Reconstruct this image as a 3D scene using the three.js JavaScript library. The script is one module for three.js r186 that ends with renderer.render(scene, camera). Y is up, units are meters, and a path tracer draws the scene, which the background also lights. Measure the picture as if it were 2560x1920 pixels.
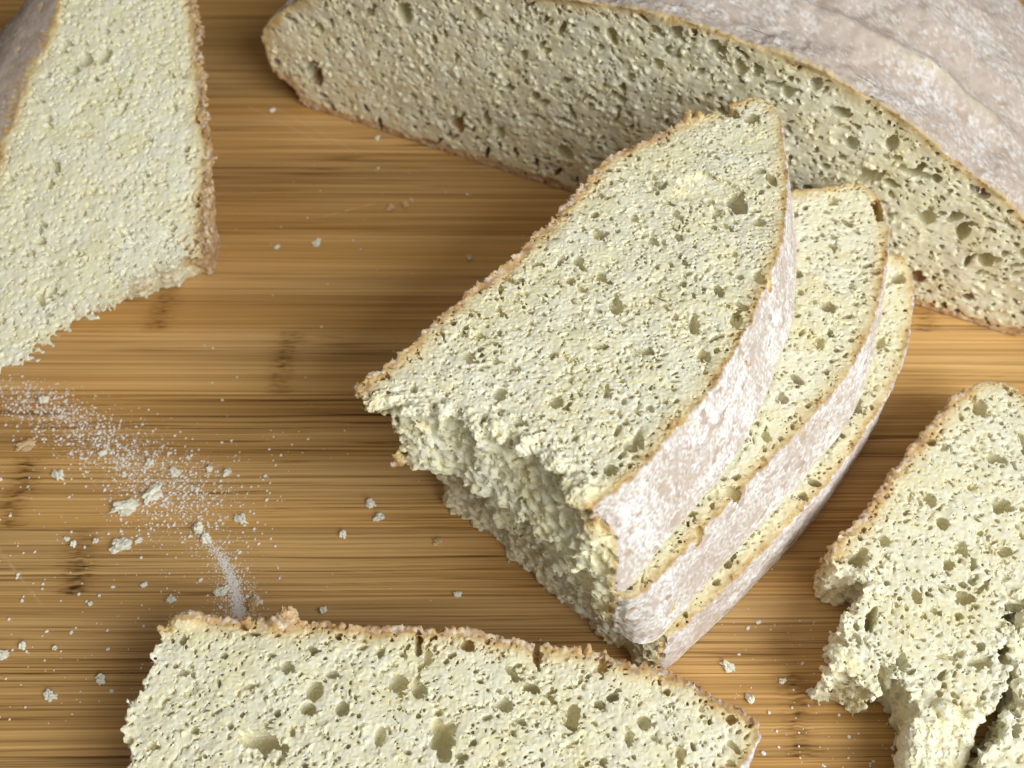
import * as THREE from 'three';
import { RectAreaLightUniformsLib } from 'three/addons/lights/RectAreaLightUniformsLib.js';

// ---------------------------------------------------------------- camera, light, exposure
const scene = new THREE.Scene();
scene.background = new THREE.Color(0x000000);
const CM = 0.01;
const camera = new THREE.PerspectiveCamera(41.3, 4 / 3, 0.02, 10);
camera.position.set(0, 23.11 * CM, 16.79 * CM);
camera.lookAt(0, 0, 0);
camera.focus = 0.225;
camera.userData.fStop = 18;
scene.add(camera);

const renderer = new THREE.WebGLRenderer({ antialias: true });
renderer.setSize(1024, 768);
renderer.toneMapping = THREE.LinearToneMapping;
renderer.toneMappingExposure = 1.16;
renderer.shadowMap.enabled = true;
RectAreaLightUniformsLib.init();

const windowLight = new THREE.RectAreaLight(new THREE.Color().setRGB(0.94, 0.985, 1.0), 7.2, 0.68, 0.56);
windowLight.name = 'window_light';
windowLight.position.set(0.54, 0.53, 0.49);
windowLight.lookAt(0, 0, 0);
scene.add(windowLight);
const fillLight = new THREE.RectAreaLight(new THREE.Color().setRGB(1.0, 0.95, 0.86), 0.46, 1.6, 1.6);  // added soft overhead fill to lift the shadows, not an actual ceiling lamp
fillLight.name = 'added_fill_light';
fillLight.position.set(-0.05, 1.05, 0.35);
fillLight.lookAt(0, 0, 0);
scene.add(fillLight);

// ---------------------------------------------------------------- helpers
function rng(seed) {
  let s = seed | 0;
  return () => { s = (s + 0x6d2b79f5) | 0; let t = Math.imul(s ^ (s >>> 15), 1 | s); t = (t + Math.imul(t ^ (t >>> 7), 61 | t)) ^ t; return ((t ^ (t >>> 14)) >>> 0) / 4294967296; };
}
const PERM = new Uint8Array(512);
{
  const r = rng(77), p = [...Array(256).keys()];
  for (let i = 255; i > 0; i--) { const j = Math.floor(r() * (i + 1)); const t = p[i]; p[i] = p[j]; p[j] = t; }
  for (let i = 0; i < 512; i++) PERM[i] = p[i & 255];
}
function grad(h, x, y, z) {
  h &= 15; const u = h < 8 ? x : y, v = h < 4 ? y : (h === 12 || h === 14 ? x : z);
  return ((h & 1) ? -u : u) + ((h & 2) ? -v : v);
}
function noise(x, y, z) {
  const fx = Math.floor(x), fy = Math.floor(y), fz = Math.floor(z), X = fx & 255, Y = fy & 255, Z = fz & 255;
  x -= fx; y -= fy; z -= fz;
  const u = x * x * x * (x * (x * 6 - 15) + 10), v = y * y * y * (y * (y * 6 - 15) + 10), w = z * z * z * (z * (z * 6 - 15) + 10);
  const A = PERM[X] + Y, AA = PERM[A] + Z, AB = PERM[A + 1] + Z, B = PERM[X + 1] + Y, BA = PERM[B] + Z, BB = PERM[B + 1] + Z;
  const a = grad(PERM[AA], x, y, z), b = grad(PERM[BA], x - 1, y, z), c = grad(PERM[AB], x, y - 1, z), d = grad(PERM[BB], x - 1, y - 1, z);
  const e = grad(PERM[AA + 1], x, y, z - 1), f = grad(PERM[BA + 1], x - 1, y, z - 1), g = grad(PERM[AB + 1], x, y - 1, z - 1), k = grad(PERM[BB + 1], x - 1, y - 1, z - 1);
  const ab = a + u * (b - a), cd = c + u * (d - c), ef = e + u * (f - e), gk = g + u * (k - g);
  const p = ab + v * (cd - ab), q = ef + v * (gk - ef);
  return p + w * (q - p);
}
const clamp = (x, a, b) => (x < a ? a : x > b ? b : x);
const sstep = (a, b, x) => { const t = clamp((x - a) / (b - a), 0, 1); return t * t * (3 - 2 * t); };
const lerp = (a, b, t) => a + (b - a) * t;
const TAGS = { b: 0, c: 1, t: 2 };   // bottom crust, top crust, torn edge

// closed outline through control points [x, z, tag?]; a tag holds until the next one
function resample(pts, step, jag, seed) {
  const n = pts.length, out = [];
  let tag = 0;
  for (let i = 0; i < n; i++) {
    if (pts[i][2]) tag = TAGS[pts[i][2]];
    const p0 = pts[(i + n - 1) % n], p1 = pts[i], p2 = pts[(i + 1) % n], p3 = pts[(i + 2) % n];
    const len = Math.hypot(p2[0] - p1[0], p2[1] - p1[1]), m = Math.max(1, Math.round(len / step));
    for (let k = 0; k < m; k++) {
      const t = k / m, cr = (a, b, c, d) => 0.5 * (2 * b + (c - a) * t + (2 * a - 5 * b + 4 * c - d) * t * t + (3 * b - a - 3 * c + d) * t * t * t);
      const x = cr(p0[0], p1[0], p2[0], p3[0]), z = cr(p0[1], p1[1], p2[1], p3[1]);
      const a = jag[tag];
      out.push([x + a * (noise(x * 1.4, z * 1.4, seed) + 0.6 * noise(x * 3.7, z * 3.7, seed + 9)), z + a * (noise(x * 1.4, z * 1.4, seed + 20) + 0.6 * noise(x * 3.7, z * 3.7, seed + 29)), tag]);
    }
  }
  return out;
}
// signed distance to the outline on a grid, and the distance to each kind of edge
function outlineField(poly, x0, z0, nx, nz, h) {
  const N = nx * nz, d = new Float32Array(N), tagd = [new Float32Array(N), new Float32Array(N), new Float32Array(N)], n = poly.length;
  for (let k = 0; k < nz; k++) {
    const z = z0 + k * h;
    for (let i = 0; i < nx; i++) {
      const x = x0 + i * h;
      let inside = false, m0 = 1e9, m1 = 1e9, m2 = 1e9;
      for (let a = 0, b = n - 1; a < n; b = a++) {
        const p = poly[b], q = poly[a], px = p[0], pz = p[1], ex = q[0] - px, ez = q[1] - pz;
        if ((pz > z) !== (q[1] > z) && x < ex * (z - pz) / ez + px) inside = !inside;
        const t = clamp(((x - px) * ex + (z - pz) * ez) / (ex * ex + ez * ez + 1e-12), 0, 1), dx = x - px - t * ex, dz = z - pz - t * ez, s = dx * dx + dz * dz;
        if (p[2] === 0) { if (s < m0) m0 = s; } else if (p[2] === 1) { if (s < m1) m1 = s; } else if (s < m2) m2 = s;
      }
      const o = k * nx + i;
      tagd[0][o] = Math.sqrt(m0); tagd[1][o] = Math.sqrt(m1); tagd[2][o] = Math.sqrt(m2);
      d[o] = Math.sqrt(Math.min(m0, m1, m2)) * (inside ? -1 : 1);
    }
  }
  return { d, tagd };
}
// fill a volume with a distance (base) and carve / add ellipsoids, then draw its zero surface (surface nets)
function volume({ x0, y0, z0, nx, ny, nz, h, base, carve, add, keep, grain }) {
  const NXY = nx * ny, D = new Float32Array(NXY * nz), B = 8;
  for (let k0 = 0; k0 < nz; k0 += B) for (let j0 = 0; j0 < ny; j0 += B) for (let i0 = 0; i0 < nx; i0 += B) {
    const k1 = Math.min(nz, k0 + B), j1 = Math.min(ny, j0 + B), i1 = Math.min(nx, i0 + B);
    const c = base((i0 + i1) >> 1, (j0 + j1) >> 1, (k0 + k1) >> 1, false);
    const far = Math.abs(c) > h * B * 0.9 + 0.33;
    for (let k = k0; k < k1; k++) for (let j = j0; j < j1; j++) {
      const o = k * NXY + j * nx;
      for (let i = i0; i < i1; i++) D[o + i] = far ? c : base(i, j, k, true);
    }
  }
  const splat = (list, sign) => {
    for (const e of list) {
      // e: x, y, z, ra (along direction), rb (across), rc (third axis), angle in the plane, plane 'xz' or 'xy'
      const R = Math.max(e.ra, e.rb, e.rc), rm = Math.min(e.ra, e.rb, e.rc), ca = Math.cos(e.a), sa = Math.sin(e.a);
      const ia = Math.max(0, Math.floor((e.x - R - x0) / h)), ib = Math.min(nx - 1, Math.ceil((e.x + R - x0) / h));
      const ja = Math.max(0, Math.floor((e.y - R - y0) / h)), jb = Math.min(ny - 1, Math.ceil((e.y + R - y0) / h));
      const ka = Math.max(0, Math.floor((e.z - R - z0) / h)), kb = Math.min(nz - 1, Math.ceil((e.z + R - z0) / h));
      for (let k = ka; k <= kb; k++) for (let j = ja; j <= jb; j++) for (let i = ia; i <= ib; i++) {
        const dx = x0 + i * h - e.x, dy = y0 + j * h - e.y, dz = z0 + k * h - e.z;
        const s = e.xy ? dy : dz, u = (dx * ca + s * sa) / e.ra, v = (s * ca - dx * sa) / e.rb, w = (e.xy ? dz : dy) / e.rc;
        const q = (1 - Math.sqrt(u * u + v * v + w * w)) * rm, o = k * NXY + j * nx + i;
        if (sign > 0) { if (q > D[o]) D[o] = q; } else if (-q < D[o]) D[o] = -q;
      }
    }
  };
  splat(add || [], -1); splat(carve || [], 1);
  if (grain) for (let k = 0; k < nz; k++) for (let j = 0; j < ny; j++) for (let i = 0; i < nx; i++) {
    const o = k * NXY + j * nx + i, d = D[o];
    if (d > -0.09 && d < 0.09) { const x = x0 + i * h, y = y0 + j * h, z = z0 + k * h; D[o] = d - grain(x, y, z) * noise(x * 20, y * 20, z * 20 + 3.3); }
  }
  const pos = [], quads = [];
  let prev = new Int32Array(NXY).fill(-1), cur = new Int32Array(NXY).fill(-1);
  const EDGE = [[0, 1], [2, 3], [4, 5], [6, 7], [0, 2], [1, 3], [4, 6], [5, 7], [0, 4], [1, 5], [2, 6], [3, 7]], v8 = new Float32Array(8);
  for (let k = 0; k < nz - 1; k++) {
    cur.fill(-1);
    for (let j = 0; j < ny - 1; j++) for (let i = 0; i < nx - 1; i++) {
      const o = k * NXY + j * nx + i;
      let m = 0;
      v8[0] = D[o]; v8[1] = D[o + 1]; v8[2] = D[o + nx]; v8[3] = D[o + nx + 1]; v8[4] = D[o + NXY]; v8[5] = D[o + NXY + 1]; v8[6] = D[o + NXY + nx]; v8[7] = D[o + NXY + nx + 1];
      for (let c = 0; c < 8; c++) if (v8[c] < 0) m |= 1 << c;
      if (m === 0 || m === 255) continue;
      let sx = 0, sy = 0, sz = 0, n = 0;
      for (let e = 0; e < 12; e++) {
        const a = EDGE[e][0], b = EDGE[e][1], va = v8[a], vb = v8[b];
        if ((va < 0) === (vb < 0)) continue;
        const t = va / (va - vb);
        sx += (a & 1) + t * ((b & 1) - (a & 1)); sy += ((a >> 1) & 1) + t * (((b >> 1) & 1) - ((a >> 1) & 1)); sz += (a >> 2) + t * ((b >> 2) - (a >> 2)); n++;
      }
      cur[j * nx + i] = pos.length / 3;
      pos.push(x0 + (i + sx / n) * h, y0 + (j + sy / n) * h, z0 + (k + sz / n) * h);
      const c = cur, p = prev, w = j * nx + i, neg = v8[0] < 0;
      const quad = (a, b, d, e) => { if (a < 0 || b < 0 || d < 0 || e < 0) return; if (neg) quads.push(a, b, d, e); else quads.push(e, d, b, a); };
      if (neg !== (v8[1] < 0) && j > 0 && k > 0) quad(c[w], p[w], p[w - nx], c[w - nx]);         // edge along x
      if (neg !== (v8[2] < 0) && i > 0 && k > 0) quad(c[w], c[w - 1], p[w - 1], p[w]);            // edge along y
      if (neg !== (v8[4] < 0) && i > 0 && j > 0) quad(c[w], c[w - nx], c[w - nx - 1], c[w - 1]);  // edge along z
    }
    const t = prev; prev = cur; cur = t;
  }
  const P = new Float32Array(pos), idx = [];
  for (let q = 0; q < quads.length; q += 4) {
    const a = quads[q], b = quads[q + 1], c = quads[q + 2], d = quads[q + 3];
    if (keep && !keep(P, a, b, c, d)) continue;
    idx.push(a, b, c, a, c, d);
  }
  // keep the one connected body: no loose specks, no closed voids
  const up = new Int32Array(P.length / 3).map((_, i) => i), find = (i) => { while (up[i] !== i) { up[i] = up[up[i]]; i = up[i]; } return i; };
  for (let t = 0; t < idx.length; t += 3) { const a = find(idx[t]), b = find(idx[t + 1]), c = find(idx[t + 2]); up[b] = a; up[c] = a; }
  const size = new Int32Array(up.length); for (let t = 0; t < idx.length; t += 3) size[find(idx[t])]++;
  let best = 0; for (let i = 0; i < size.length; i++) if (size[i] > size[best]) best = i;
  const one = []; for (let t = 0; t < idx.length; t += 3) if (find(idx[t]) === best) one.push(idx[t], idx[t + 1], idx[t + 2]);
  const g = new THREE.BufferGeometry();
  g.setAttribute('position', new THREE.BufferAttribute(P, 3)); g.setIndex(one);
  g.computeVertexNormals();
  return { P, N: g.attributes.normal.array, idx: one };
}
// split a surface into parts by the class of each vertex
function splitMesh(s, classOf, colorOf, names, materials, parent, turn) {
  const nv = s.P.length / 3, cls = new Uint8Array(nv);
  for (let i = 0; i < nv; i++) cls[i] = classOf(s.P[3 * i], s.P[3 * i + 1], s.P[3 * i + 2]);
  names.forEach((name, c) => {
    const map = new Map(), P = [], N = [], C = [], I = [];
    for (let t = 0; t < s.idx.length; t += 3) {
      const a = s.idx[t], b = s.idx[t + 1], d = s.idx[t + 2];
      const k = cls[b] === cls[d] ? cls[b] : cls[a];
      if (k !== c) continue;
      for (const v of [a, b, d]) {
        let m = map.get(v);
        if (m === undefined) {
          m = P.length / 3; map.set(v, m);
          const x = s.P[3 * v], y = s.P[3 * v + 1], z = s.P[3 * v + 2];
          P.push(x * CM, y * CM, z * CM); N.push(s.N[3 * v], s.N[3 * v + 1], s.N[3 * v + 2]);
          const q = colorOf(c, x, y, z); C.push(q[0], q[1], q[2]);
        }
        I.push(m);
      }
    }
    if (!I.length) return;
    const g = new THREE.BufferGeometry();
    g.setAttribute('position', new THREE.Float32BufferAttribute(P, 3)); g.setAttribute('normal', new THREE.Float32BufferAttribute(N, 3)); g.setAttribute('color', new THREE.Float32BufferAttribute(C, 3)); g.setIndex(I);
    const m = new THREE.Mesh(g, materials[c]); m.name = name; m.castShadow = m.receiveShadow = true; parent.add(m);
  });
}
function thing(name, label, category, group) {
  const o = new THREE.Group(); o.name = name; o.userData = { label, category };
  if (group) o.userData.group = group;
  scene.add(o); return o;
}

// ---------------------------------------------------------------- materials
const M = {
  crumb: new THREE.MeshPhysicalMaterial({ vertexColors: true, roughness: 0.6, specularIntensity: 0.5, flatShading: true, name: 'bread_crumb' }),
  bottomCrust: new THREE.MeshPhysicalMaterial({ vertexColors: true, roughness: 0.6, specularIntensity: 0.6, flatShading: true, name: 'rough_bottom_crust' }),
  crust: new THREE.MeshPhysicalMaterial({ vertexColors: true, roughness: 0.85, specularIntensity: 0.35, name: 'floured_crust' }),
};
const MATS = [M.bottomCrust, M.crust, M.crumb], PARTS = ['bottom_crust', 'top_crust', 'crumb'];
const mix3 = (a, b, t) => [a[0] + (b[0] - a[0]) * t, a[1] + (b[1] - a[1]) * t, a[2] + (b[2] - a[2]) * t];
const CRUMB = [0.86, 0.825, 0.66], CRUMB2 = [0.84, 0.76, 0.47], BAKED = [0.60, 0.40, 0.15], TOAST = [0.36, 0.19, 0.07];
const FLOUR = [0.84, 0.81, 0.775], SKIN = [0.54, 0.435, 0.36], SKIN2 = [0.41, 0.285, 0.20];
function crumbColor(x, y, z, crustDist) {
  const n = noise(x * 1.1, y * 1.1, z * 1.1 + 5), f = noise(x * 9, y * 9, z * 9);
  let c = mix3(CRUMB, CRUMB2, clamp(0.45 + 0.6 * n + 0.9 * f, 0, 1));
  const e = crustDist + 0.10 * noise(x * 3, y * 3, z * 3 + 40) + 0.05 * f + 0.08 * n + 0.03;
  c = mix3([0.76, 0.63, 0.36], c, sstep(0.05, 0.5, e + 0.1 * n));
  c = mix3(BAKED, c, sstep(0.0, 0.2, e));
  return mix3(TOAST, c, sstep(-0.06, 0.06, e));
}
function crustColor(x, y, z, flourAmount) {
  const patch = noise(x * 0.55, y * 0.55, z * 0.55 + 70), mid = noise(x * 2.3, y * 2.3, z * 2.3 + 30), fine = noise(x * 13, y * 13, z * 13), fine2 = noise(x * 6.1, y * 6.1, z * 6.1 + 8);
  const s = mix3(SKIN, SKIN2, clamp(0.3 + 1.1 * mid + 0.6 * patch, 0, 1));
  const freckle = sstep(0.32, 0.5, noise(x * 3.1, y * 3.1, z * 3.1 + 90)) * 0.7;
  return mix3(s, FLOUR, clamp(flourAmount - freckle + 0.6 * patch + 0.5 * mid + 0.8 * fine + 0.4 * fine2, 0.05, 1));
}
function bottomColor(x, y, z) {
  const a = noise(x * 2.2, y * 2.2, z * 2.2 + 11), f = noise(x * 11, y * 11, z * 11), g = noise(x * 5, y * 5, z * 5 + 3);
  const c = mix3([0.62, 0.41, 0.19], [0.37, 0.20, 0.085], clamp(0.4 + a + 0.5 * f, 0, 1));
  return mix3(c, [0.80, 0.71, 0.58], clamp(0.08 + 0.9 * g + 0.8 * f, 0, 0.85));
}

// ---------------------------------------------------------------- a slice: top outline, bottom outline, flat or tilted cut face
function makeSlice(o) {
  const { name, label, group, top, bottom, y0, topY, h, seed, holes = [], lumps = [], density = 1, tornLumps = 0, flour = 0.46, rough = 1, slope = 0, bulge = 1 } = o;
  const R = rng(seed), jag = o.jag || [0.10, 0.02, 0.28];
  const A = resample(top, 0.22, jag, seed * 3.17), Bp = resample(bottom, 0.22, jag, seed * 3.17);
  let x0 = 1e9, x1 = -1e9, z0 = 1e9, z1 = -1e9;
  for (const p of [...A, ...Bp, ...lumps.flatMap((l) => [[l.x - l.ra, l.z - l.rb], [l.x + l.ra, l.z + l.rb]])]) { x0 = Math.min(x0, p[0]); x1 = Math.max(x1, p[0]); z0 = Math.min(z0, p[1]); z1 = Math.max(z1, p[1]); }
  const maxTop = topY + Math.max(0, -slope * z0, -slope * z1), pad = 0.5;
  x0 -= pad; x1 += pad; z0 -= pad; z1 += pad;
  const nx = Math.ceil((x1 - x0) / h) + 1, nz = Math.ceil((z1 - z0) / h) + 1, yb = y0 - 3 * h, ny = Math.ceil((maxTop + 0.7 - yb) / h) + 1;
  const FA = outlineField(A, x0, z0, nx, nz, h), FB = outlineField(Bp, x0, z0, nx, nz, h);
  const topAt = (x, z) => topY - slope * z;
  const at = (x, z) => clamp(Math.round((z - z0) / h), 0, nz - 1) * nx + clamp(Math.round((x - x0) / h), 0, nx - 1);
  const base = (i, j, k, fine) => {
    const x = x0 + i * h, y = yb + j * h, z = z0 + k * h, q = k * nx + i, ty = topAt(x, z);
    const t = Math.pow(clamp((ty - y) / (ty - y0), 0, 1), bulge), d2 = lerp(FA.d[q], FB.d[q], t), dt = y - ty, db = y0 - y;
    let d = Math.max(d2, dt, db);
    if (!fine || d > 0.4 || d < -0.4) return d;
    if (db > d2 && db > dt) return d;
    const b = lerp(FA.tagd[0][q], FB.tagd[0][q], t), c = lerp(FA.tagd[1][q], FB.tagd[1][q], t), r = lerp(FA.tagd[2][q], FB.tagd[2][q], t), m = Math.min(b, c, r);
    const wt = sstep(-0.12, 0.04, d2 - dt);   // 1 on the side walls, 0 on the cut face
    let e = 0;
    const n2 = noise(x * 9 + seed, y * 9, z * 9);
    if (wt < 1) e += (1 - wt) * rough * (0.012 * n2 + 0.05 * noise(x * 1.1, seed, z * 1.1) + 0.02 * noise(x * 3.5, y * 3.5, z * 3.5 + seed));
    if (wt > 0) {
      if (m === b) e += wt * (0.16 * (0.35 - Math.abs(noise(x * 4.6, y * 4.6, z * 4.6 + seed))) + 0.06 * noise(x * 9.5, y * 9.5, z * 9.5) + 0.06 * noise(x * 1.7, y * 1.7, z * 1.7));
      else if (m === c) e += wt * (0.02 * noise(x * 14, y * 14, z * 14) + 0.04 * noise(x * 2.2, y * 2.2, z * 2.2 + seed) + 0.03 * n2);
      else e += wt * rough * (0.22 * (0.3 - Math.abs(noise(x * 2.6, y * 2.6, z * 2.6 + seed))) + 0.12 * noise(x * 5.5, y * 5.5, z * 5.5) + 0.06 * n2 + 0.03 * noise(x * 19, y * 19, z * 19));
    }
    return d - e;
  };
  const carve = [], add = [];
  for (const [x, z, rx, rz, ang = 0, depth = 0.5] of holes) {
    const big = Math.max(rx, rz), rc = depth < 0.2 ? 0.13 : Math.min(0.75, Math.max(Math.min(rx, rz) * (depth > 0.4 ? 2.2 : 0.8), big * depth * 1.8)), ty = topAt(x, z), ca = Math.cos(ang), sa = Math.sin(ang), k = big > 0.2 ? 0.9 : 1.3;
    carve.push({ x, y: ty - rc * (depth > 0.4 ? 0.66 : 0.1), z, ra: rx * k, rb: rz * k, rc, a: ang });
    if (big > 0.2) for (let t = 0; t < 9; t++) {   // an uneven rim
      const ph = R() * 6.28, q = 0.55 + 0.25 * R(), u = rx * q * Math.cos(ph), v = rz * q * Math.sin(ph), f = 0.25 + 0.3 * R();
      carve.push({ x: x + u * ca - v * sa, y: ty - rc * (0.15 + 0.4 * R()), z: z + u * sa + v * ca, ra: Math.max(0.05, rx * f), rb: Math.max(0.05, rz * f), rc: rc * (0.4 + 0.5 * R()), a: ang + R() - 0.5 });
    }
  }
  const area = (x1 - x0) * (z1 - z0);
  const drop = (n, fn) => { for (let i = 0; i < n; i++) fn(x0 + R() * (x1 - x0), z0 + R() * (z1 - z0)); };
  const pores = (perCm2, r0, r1, sink) => drop(Math.round(area * perCm2 * density), (x, z) => {
    const q = at(x, z), r = r0 + (r1 - r0) * Math.pow(R(), 2.2), cd = Math.min(FA.tagd[0][q], FA.tagd[1][q]), wob = R(), wob2 = R(), wob3 = R();
    if (FA.d[q] > -r * 0.4 || cd < r * 1.1 + 0.06) return;
    const el = 1 + 1.3 * wob * wob, ang = noise(x * 0.35, seed, z * 0.35) * 3.2 + (wob2 - 0.5) * 1.6;
    carve.push({ x, y: topAt(x, z) - r * (sink * wob3 + 1.2), z, ra: r * el, rb: r / Math.sqrt(el), rc: r * (2.0 + 0.5 * wob2), a: ang });
  });
  pores(26, 0.03, 0.05, 0.5); pores(6, 0.045, 0.09, 0.5); pores(0.8, 0.09, 0.16, 0.5);
  drop(Math.round(area * 11 * density), (x, z) => {
    const q = at(x, z), w = R(), r = 0.018 + 0.03 * w * w, el = 1 + R();
    if (FA.d[q] > -0.05 || noise(x * 0.6, seed + 3, z * 0.6) + 0.25 * (R() - 0.5) < -0.12) return;
    add.push({ x, y: topAt(x, z) + r * 0.25, z, ra: r * el, rb: r, rc: r * (0.7 + 0.5 * R()), a: R() * 6.28 });
  });
  // clumps and pores of the torn end
  const wall = [];
  for (let k = 0; k < nz; k += 2) for (let i = 0; i < nx; i += 2) { const q = k * nx + i; if (Math.abs(FA.d[q]) < 0.16 && FA.tagd[2][q] <= Math.abs(FA.d[q]) + 0.02 && FA.tagd[1][q] > 0.22) wall.push(q); }
  if (wall.length) {
    const len = wall.length * 4 * h * h / 0.32, hgt = topY - y0;
    for (let i = 0; i < len * hgt * 22; i++) {
      const q = wall[Math.floor(R() * wall.length)], xa = x0 + (q % nx) * h, za = z0 + Math.floor(q / nx) * h, t = R(), y = topAt(xa, za) - t * hgt, w = R(), r = 0.03 + 0.075 * w * w * w;
      const gx = FB.d[q] - FA.d[q];   // how far the wall has moved at the foot
      let x = xa, z = za;
      if (Math.abs(gx) > 0.05) { const dx = FA.d[Math.min(q + 1, FA.d.length - 1)] - FA.d[Math.max(q - 1, 0)], dz = FA.d[Math.min(q + nx, FA.d.length - 1)] - FA.d[Math.max(q - nx, 0)], l = Math.hypot(dx, dz) || 1; x -= dx / l * gx * t; z -= dz / l * gx * t; }
      (R() < 0.45 ? add : carve).push({ x, y, z, ra: r * (1 + R()), rb: r, rc: r * (0.8 + 0.6 * R()), a: R() * 6.28 });
    }
    for (let i = 0; i < tornLumps * len; i++) {
      const q = wall[Math.floor(R() * wall.length)], x = x0 + (q % nx) * h, z = z0 + Math.floor(q / nx) * h, r = 0.09 + 0.15 * R() * R();
      add.push({ x, y: topAt(x, z) - 0.12 * R(), z, ra: r * (1 + 0.5 * R()), rb: r, rc: r * 0.8, a: R() * 6.28 });
      for (let u = 0; u < 14; u++) { const s = r * 0.34 * (0.6 + R()), ph = R() * 6.28, el = R() * 1.5; add.push({ x: x + r * Math.cos(ph) * Math.cos(el), y: topAt(x, z) - 0.06 + r * 0.8 * Math.sin(el), z: z + r * Math.sin(ph) * Math.cos(el), ra: s, rb: s * 0.8, rc: s, a: ph }); }
    }
  }
  const edge = [];
  for (let k = 0; k < nz; k++) for (let i = 0; i < nx; i++) { const q = k * nx + i; if (Math.abs(FA.d[q]) < 0.05 && FA.tagd[0][q] <= Math.abs(FA.d[q]) + 0.01) edge.push(q); }
  if (edge.length) for (let i = 0, n = edge.length * h * h / 0.1 * 45; i < n; i++) {
    const q = edge[Math.floor(R() * edge.length)], x = x0 + (q % nx) * h, z = z0 + Math.floor(q / nx) * h, w = R(), r = 0.03 + 0.05 * w * w, y = topAt(x, z) - 0.7 * Math.pow(R(), 1.6) - 0.02;
    add.push({ x: x + 0.03 * (R() - 0.5), y, z: z + 0.03 * (R() - 0.5), ra: r * (1 + 0.8 * R()), rb: r, rc: r * (0.8 + 0.6 * R()), a: R() * 6.28 });
  }
  for (const l of lumps) add.push({ a: 0, ...l });
  const cover = o.cover ? outlineField(resample(o.cover, 0.4, [0, 0, 0], 1), x0, z0, nx, nz, h).d : null;
  const keep = (P, a, b, c, d) => !(cover && P[3 * a + 1] > topY - 0.25 && cover[at(P[3 * a], P[3 * a + 2])] < -0.9) && !(P[3 * a + 1] < y0 + 0.6 * h && P[3 * b + 1] < y0 + 0.6 * h && P[3 * c + 1] < y0 + 0.6 * h && P[3 * d + 1] < y0 + 0.6 * h);
  const grain = (x, y, z) => { if (y < y0 + 0.06) return 0; const q = at(x, z), ty = topAt(x, z), t = Math.pow(clamp((ty - y) / (ty - y0), 0, 1), bulge), c = lerp(FA.tagd[1][q], FB.tagd[1][q], t), t2 = lerp(FA.tagd[2][q], FB.tagd[2][q], t), o = Math.min(lerp(FA.tagd[0][q], FB.tagd[0][q], t), t2), dd = lerp(FA.d[q], FB.d[q], t); return c < o && dd > -0.04 ? 0.018 : o === t2 && dd > -0.2 ? 0.04 : 0.03; };
  const s = volume({ x0, y0: yb, z0, nx, ny, nz, h, base, carve, add, keep, grain });
  const dist = (x, y, z) => {
    const q = at(x, z), ty = topAt(x, z), t = Math.pow(clamp((ty - y) / (ty - y0), 0, 1), bulge), d = lerp(FA.d[q], FB.d[q], t);
    const b = lerp(FA.tagd[0][q], FB.tagd[0][q], t), c = lerp(FA.tagd[1][q], FB.tagd[1][q], t), r = lerp(FA.tagd[2][q], FB.tagd[2][q], t), o = Math.max(0, -d) - Math.min(b, c, r);
    return [b + o, c + o, r + o, d];
  };
  const root = thing(name, label, 'bread', group);
  splitMesh(s, (x, y, z) => {
    const [b, c, r, d] = dist(x, y, z), n = noise(x * 5, y * 5, z * 5 + seed);
    if (c < b && r < 0.45 && y > topAt(x, z) + 0.03) return 2;
    if (c < b && c < 0.04 + 0.03 * n) return 1;
    if (c < b && d > 0.02 && c < r) return 1;
    if (b <= c && b < 0.11 + 0.12 * n) return 0;
    if (b <= c && d > 0.02 && b < r) return 0;
    return 2;
  }, (k, x, y, z) => {
    if (k === 0) return bottomColor(x, y, z);
    const [b, c, r, d] = dist(x, y, z);
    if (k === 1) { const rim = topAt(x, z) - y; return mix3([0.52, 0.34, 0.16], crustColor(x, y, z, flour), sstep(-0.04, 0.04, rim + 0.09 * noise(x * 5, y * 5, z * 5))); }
    return crumbColor(x, y, z, Math.min(c - 0.03, b - 0.09));
  }, PARTS, MATS, root);
  // flat underside
  const sh = new THREE.Shape(Bp.map((p) => new THREE.Vector2(p[0] * CM, -p[1] * CM))), ug = new THREE.ShapeGeometry(sh);
  ug.rotateX(-Math.PI / 2); ug.translate(0, (y0 + 0.5 * h) * CM, 0);
  const cc = new Float32Array(ug.attributes.position.count * 3); for (let i = 0; i < cc.length; i += 3) { cc[i] = 0.78; cc[i + 1] = 0.72; cc[i + 2] = 0.52; }
  ug.setAttribute('color', new THREE.BufferAttribute(cc, 3));
  const um = new THREE.Mesh(ug, M.crumb); um.name = 'underside'; um.castShadow = um.receiveShadow = true; root.add(um);
  return root;
}
const shift = (pts, dx, dz, grow = 1) => {
  let cx = 0, cz = 0; for (const p of pts) { cx += p[0] / pts.length; cz += p[1] / pts.length; }
  return pts.map((p) => [cx + (p[0] - cx) * grow + dx, cz + (p[1] - cz) * grow + dz, p[2]]);
};

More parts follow.
